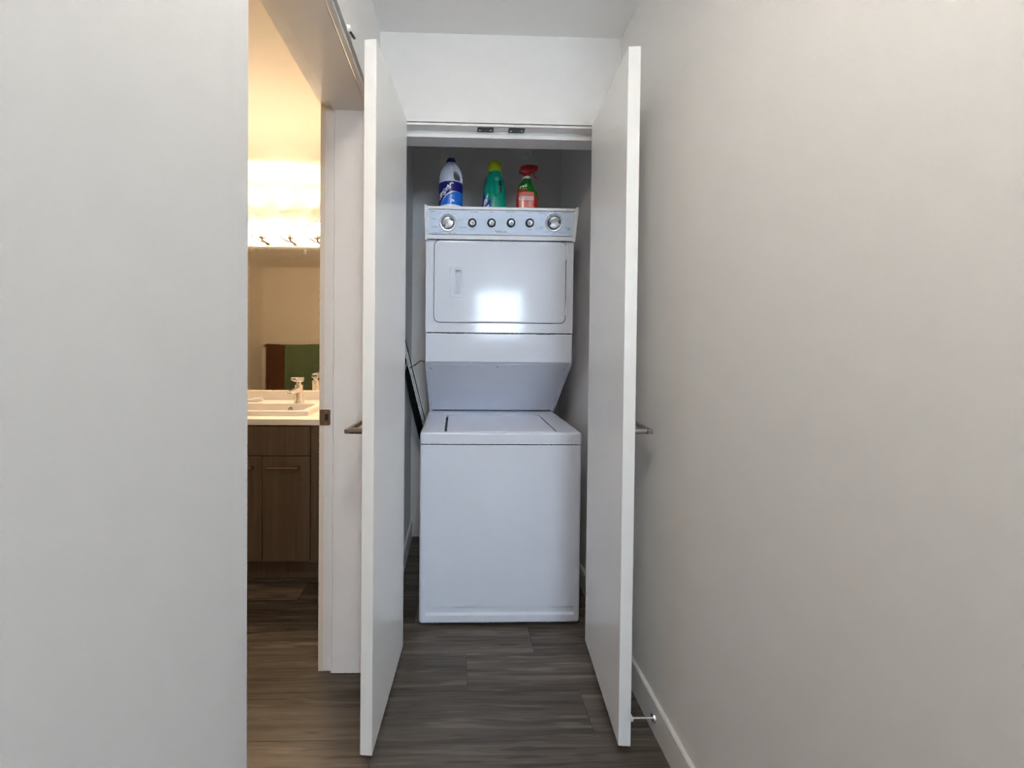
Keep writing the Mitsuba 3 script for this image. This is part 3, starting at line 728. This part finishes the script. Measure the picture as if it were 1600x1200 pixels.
ct = mrbox(VX0 - .01, XB + .0, .368, YB, .8065, .8380, .004, 10) - mbox(-1.455, -.951, .4545, .80, .7, 1)
put(K + '__slab', tm(ct), 'laminate', smooth=30)
put(K + '__backsplash', rbox(VX0 - .01, XB, .832, YB + .001, .837, .916, .004, seg=10), 'laminate', smooth=30)
lab(K, 'cream countertop with a low backsplash on the dark vanity', 'countertop')
# drop-in sink with a sloping right front corner
K = 'sink'
SX0, SX1, SY0, SY1, SZ = -1.475, -.935, .442, .812, .862
outer = Polygon([(SX0, SY0), (SX1, SY0), (SX1 - .0, SY0), (SX1 - .018, SY1), (SX0 + .018, SY1)]).buffer(-.010).buffer(.010, quad_segs=5)
so = plate(outer, SZ - .838, .005).translate([0, 0, .838])
inner = rrect(SX0 + .040, SX1 - .042, SY0 + .030, .668, .03, 6)
cav = m3.Manifold.hull_points(np.array([[x, y, .98] for x, y in np.array(inner.buffer(.004).exterior.coords)] + [[x, y, SZ - .006] for x, y in np.array(inner.exterior.coords)] + [[x, y, .742] for x, y in np.array(inner.buffer(-.035).exterior.coords)], np.float64))
shell = m3.Manifold.hull_points(np.array([[x, y, .8385] for x, y in np.array(inner.buffer(.012).exterior.coords)] + [[x, y, .730] for x, y in np.array(inner.buffer(-.022).exterior.coords)], np.float64))
put(K + '__basin', tm(msum(so, shell) - cav), 'ceramic', smooth=30)
put(K + '__overflow', tm(mcyl((-1.1190, .656, .834), (-1.1190, .672, .834), .0125, None, 24) - mcyl((-1.1190, .64, .834), (-1.119, .668, .834), .0085, None, 24)), 'nickel', smooth=30)
put(K + '__overflow_hole', tm(mcyl((-1.1190, .662, .834), (-1.1190, .669, .834), .0084, None, 20)), 'black_plastic', smooth=30)
put(K + '__drain', tm(mcyl((-1.19, .57, .7405), (-1.19, .57, .745), .021, .019, 24)), 'chrome', smooth=30)
lab(K, 'white rectangular drop-in sink with a raised rim on the countertop', 'sink')
# single-lever faucet
K = 'faucet'
fx, fy, fz = -1.0955, .715, SZ
base = msum(mcyl((fx, fy, fz - .001), (fx, fy, fz + .008), .0285, .0265, 32), mhull(mcyl((fx, fy, fz + .006), (fx, fy, fz + .01), .0235, None, 32), mcyl((fx - .002, fy + .004, fz + .098), (fx - .002, fy + .004, fz + .104), .0215, None, 32)))
put(K + '__body', tm(base), 'polished_chrome', smooth=35)
spo = mhull(mrbox(fx - .018, fx + .019, fy - .02, fy + .012, fz + .064, fz + .092, .008, 12), mrbox(fx - .032, fx - .004, fy - .088, fy - .074, fz + .060, fz + .076, .006, 12))
put(K + '__spout', tm(spo), 'polished_chrome', smooth=35)
hd = msum(mcyl((fx - .002, fy + .004, fz + .100), (fx - .002, fy + .004, fz + .128), .0125, .0135, 24),
          mhull(mrbox(fx - .020, fx + .020, fy - .012, fy + .026, fz + .120, fz + .148, .005, 10), mrbox(fx - .022, fx + .014, fy - .062, fy - .05, fz + .136, fz + .152, .004, 10)))
put(K + '__lever', tm(hd), 'polished_chrome', smooth=35)
lab(K, 'polished chrome single-lever faucet behind the sink', 'faucet')
K = 'toothpaste_tube'
m = msum(mhull(msph((-1.345, .745, .8755), .0125, 16), mrbox(-1.445, -1.435, .727, .763, .864, .869, .0022, 8)), mcyl((-1.340, .745, .8758), (-1.319, .744, .8762), .0105, .0095, 20))
put(K, tm(m), 'white_plastic', smooth=35); lab(K, 'white tube lying on the rear rim at the left of the sink', 'tube')
# mirror on the wall, standing on the backsplash
K = 'mirror'
put(K + '__glass', tm(mbox(-2.0, XB - .012, .8495, .8540, .9175, 1.792)), 'mirror_silver')
lab(K, 'wide frameless wall mirror above the vanity reflecting two towels', 'mirror')
# vanity light: long back plate, arms, square glass shades
K = 'vanity_light'
put(K + '__back_plate', rbox(-1.76, -.905, .826, YB + .001, 1.789, 1.829, .003, seg=8), 'white_plastic', smooth=30)
for i, x in enumerate((-1.655, -1.493, -1.331, -1.168, -1.008)):
    put(K + '__arm', tm(msum(mcyl((x, .828, 1.8145), (x, .822, 1.8145), .012, None, 20), mtube([(x, .828, 1.8145), (x, .79, 1.8145), (x + .004, .752, 1.812), (x + .004, .742, 1.822)], .0052, 10))), 'bronze', smooth=30)
    cx, cy, z0 = x + .0045, .742, 1.822
    k = put(K + '__shade', tm((mrbox(cx - .058, cx + .058, cy - .046, cy + .062, z0, z0 + .150, .012, 12) - mrbox(cx - .0545, cx + .0545, cy - .0425, cy + .0585, z0 + .0035, z0 + .25, .010, 12))), 'glass', smooth=30)
    put(k + '__socket', tm(mcyl((cx, cy, z0 + .002), (cx, cy, z0 + .022), .018, .015, 24)), 'bronze', smooth=30)
    xa = x + .001
    put(k + '__rim', tm(mtube([(xa, .823, 1.8145), (xa - .012, .77, 1.8105), (xa - .026, .705, 1.8135), (xa - .030, .697, 1.821), (xa - .030, .697, 1.898)], .0028, 10)), 'shade_edge', smooth=40)
    bm = mhull(msph((cx, cy, z0 + .075), .024, 20), mcyl((cx, cy, z0 + .024), (cx, cy, z0 + .03), .012, None, 20))
    added_cap = (msph((cx, cy, z0 + .075), .0252, 28) - msph((cx, cy, z0 + .075), .0244, 28)) - mbox(cx - .1, cx + .1, cy - .1, cy + .1, z0 - .1, z0 + .075 + .0252 * math.cos(math.radians(40)))  # unseen chrome cap added to hold bulb light off the ceiling
    put(k + '__added_bulb_cap', tm(added_cap), 'polished_chrome', smooth=40)
    bk = k + '__bulb'
    scene[bk] = {**mikit.ply(tm(bm), 'bulb_glass', smooth=40), 'emitter': {'type': 'area', 'radiance': rgb(*BULB_L)}}
put(K + '__gap_line', box(-1.76, -.905, .829, YB - .002, 1.8295, 1.8335), 'bronze')  # dark strip: shade of the gap above the plate, put in as colour
lab(K, 'glowing vanity light bar with square glass shades above the mirror', 'wall light')
# towels on the rear wall (seen in the mirror)
K = 'towel_bar'
tz, ty = 1.150, BYR + .075
put(K + '__bar', tm(mcyl((-2.735, ty, tz), (-1.80, ty, tz), .008, None, 16)), 'bronze', smooth=30)
for x in (-2.73, -1.805):
    put(K + '__post', tm(msum(mcyl((x, BYR, tz), (x, BYR + .008, tz), .026, None, 24), mcyl((x, BYR, tz), (x, ty + .012, tz), .011, None, 16))), 'bronze', smooth=30)
lab(K, 'dark towel bar on the bathroom rear wall, reflected in the mirror', 'towel bar')
def towel(x0, x1, drop, thick, seed, top):
    n, mz = 40, 44
    us = np.linspace(0, 1, n)
    path = []
    rr = .008 + thick
    for z in np.linspace(tz - drop, tz, mz // 2 - 4): path.append((ty + rr, z))
    for a in np.linspace(0, math.pi, 9)[1:-1]: path.append((ty + rr * math.cos(a), tz + rr * math.sin(a)))
    for z in np.linspace(tz, tz - drop * .92, mz // 2 - 4): path.append((ty - rr * .55, z))
    path = np.array(path)
    V = []
    for inner in (0, 1):
        for (yy, zz) in path:
            for u in us:
                fold = .006 * math.sin(u * 9 + seed) + .004 * math.sin(u * 21 + seed * 2)
                k = min(1, max(0, (tz - zz) / .12))
                s = 1 if yy > ty else -.25
                wv = fold * k * s
                off = -thick * .8 * inner * (1 if yy > ty else -1)
                z2 = zz + (top * math.sin(u * 3.1 + seed) if zz > tz - .001 else 0)
                V.append((x0 + (x1 - x0) * u, yy + wv + off, z2 - (.0 if not inner else thick * .5 * (1 - k))))
    V = np.array(V); Fc = []
    N = len(path) * n
    for i in range(len(path) - 1):
        for j in range(n - 1):
            a = i * n + j
            Fc += [(a, a + 1, a + n + 1), (a, a + n + 1, a + n), (N + a, N + a + n + 1, N + a + 1), (N + a, N + a + n, N + a + n + 1)]
    for i in range(len(path) - 1):
        for j in (0, n - 1):
            a = i * n + j
            q = [(a, a + n, N + a + n), (a, N + a + n, N + a)]
            Fc += q if j == 0 else [t[::-1] for t in q]
    for i in (0, len(path) - 1):
        for j in range(n - 1):
            a = i * n + j
            q = [(a, N + a, N + a + 1), (a, N + a + 1, a + 1)]
            Fc += q if i == 0 else [t[::-1] for t in q]
    t = trimesh.Trimesh(V, np.array(Fc), process=False)
    t.fix_normals()
    return t
put('bath_towel', towel(-2.70, -2.462, .62, .008, 1.3, .003), 'towel_brown', smooth=50); lab('bath_towel', 'brown towel on the towel bar, left one in the mirror', 'towel', 'towels on the bar')
put('bath_towel', towel(-2.457, -2.02, .66, .012, 4.1, .006), 'towel_green', smooth=50); lab('bath_towel_001', 'wide olive green towel on the bar, right one in the mirror', 'towel', 'towels on the bar')
# pendant sprinkler in the bathroom ceiling (seen in the mirror)
K = 'pendant_sprinkler'
q = (-1.80, -.86)
m = msum(mcyl((q[0], q[1], ZB), (q[0], q[1], ZB - .006), .040, .032, 32), mcyl((q[0], q[1], ZB - .004), (q[0], q[1], ZB - .03), .013, .010, 20), mcyl((q[0], q[1], ZB - .028), (q[0], q[1], ZB - .050), .004, None, 10), mcyl((q[0], q[1], ZB - .050), (q[0], q[1], ZB - .053), .017, None, 24))
put(K, tm(m), 'white_plastic', smooth=30); lab(K, 'small white pendant sprinkler on the bathroom ceiling, seen in the mirror', 'sprinkler')
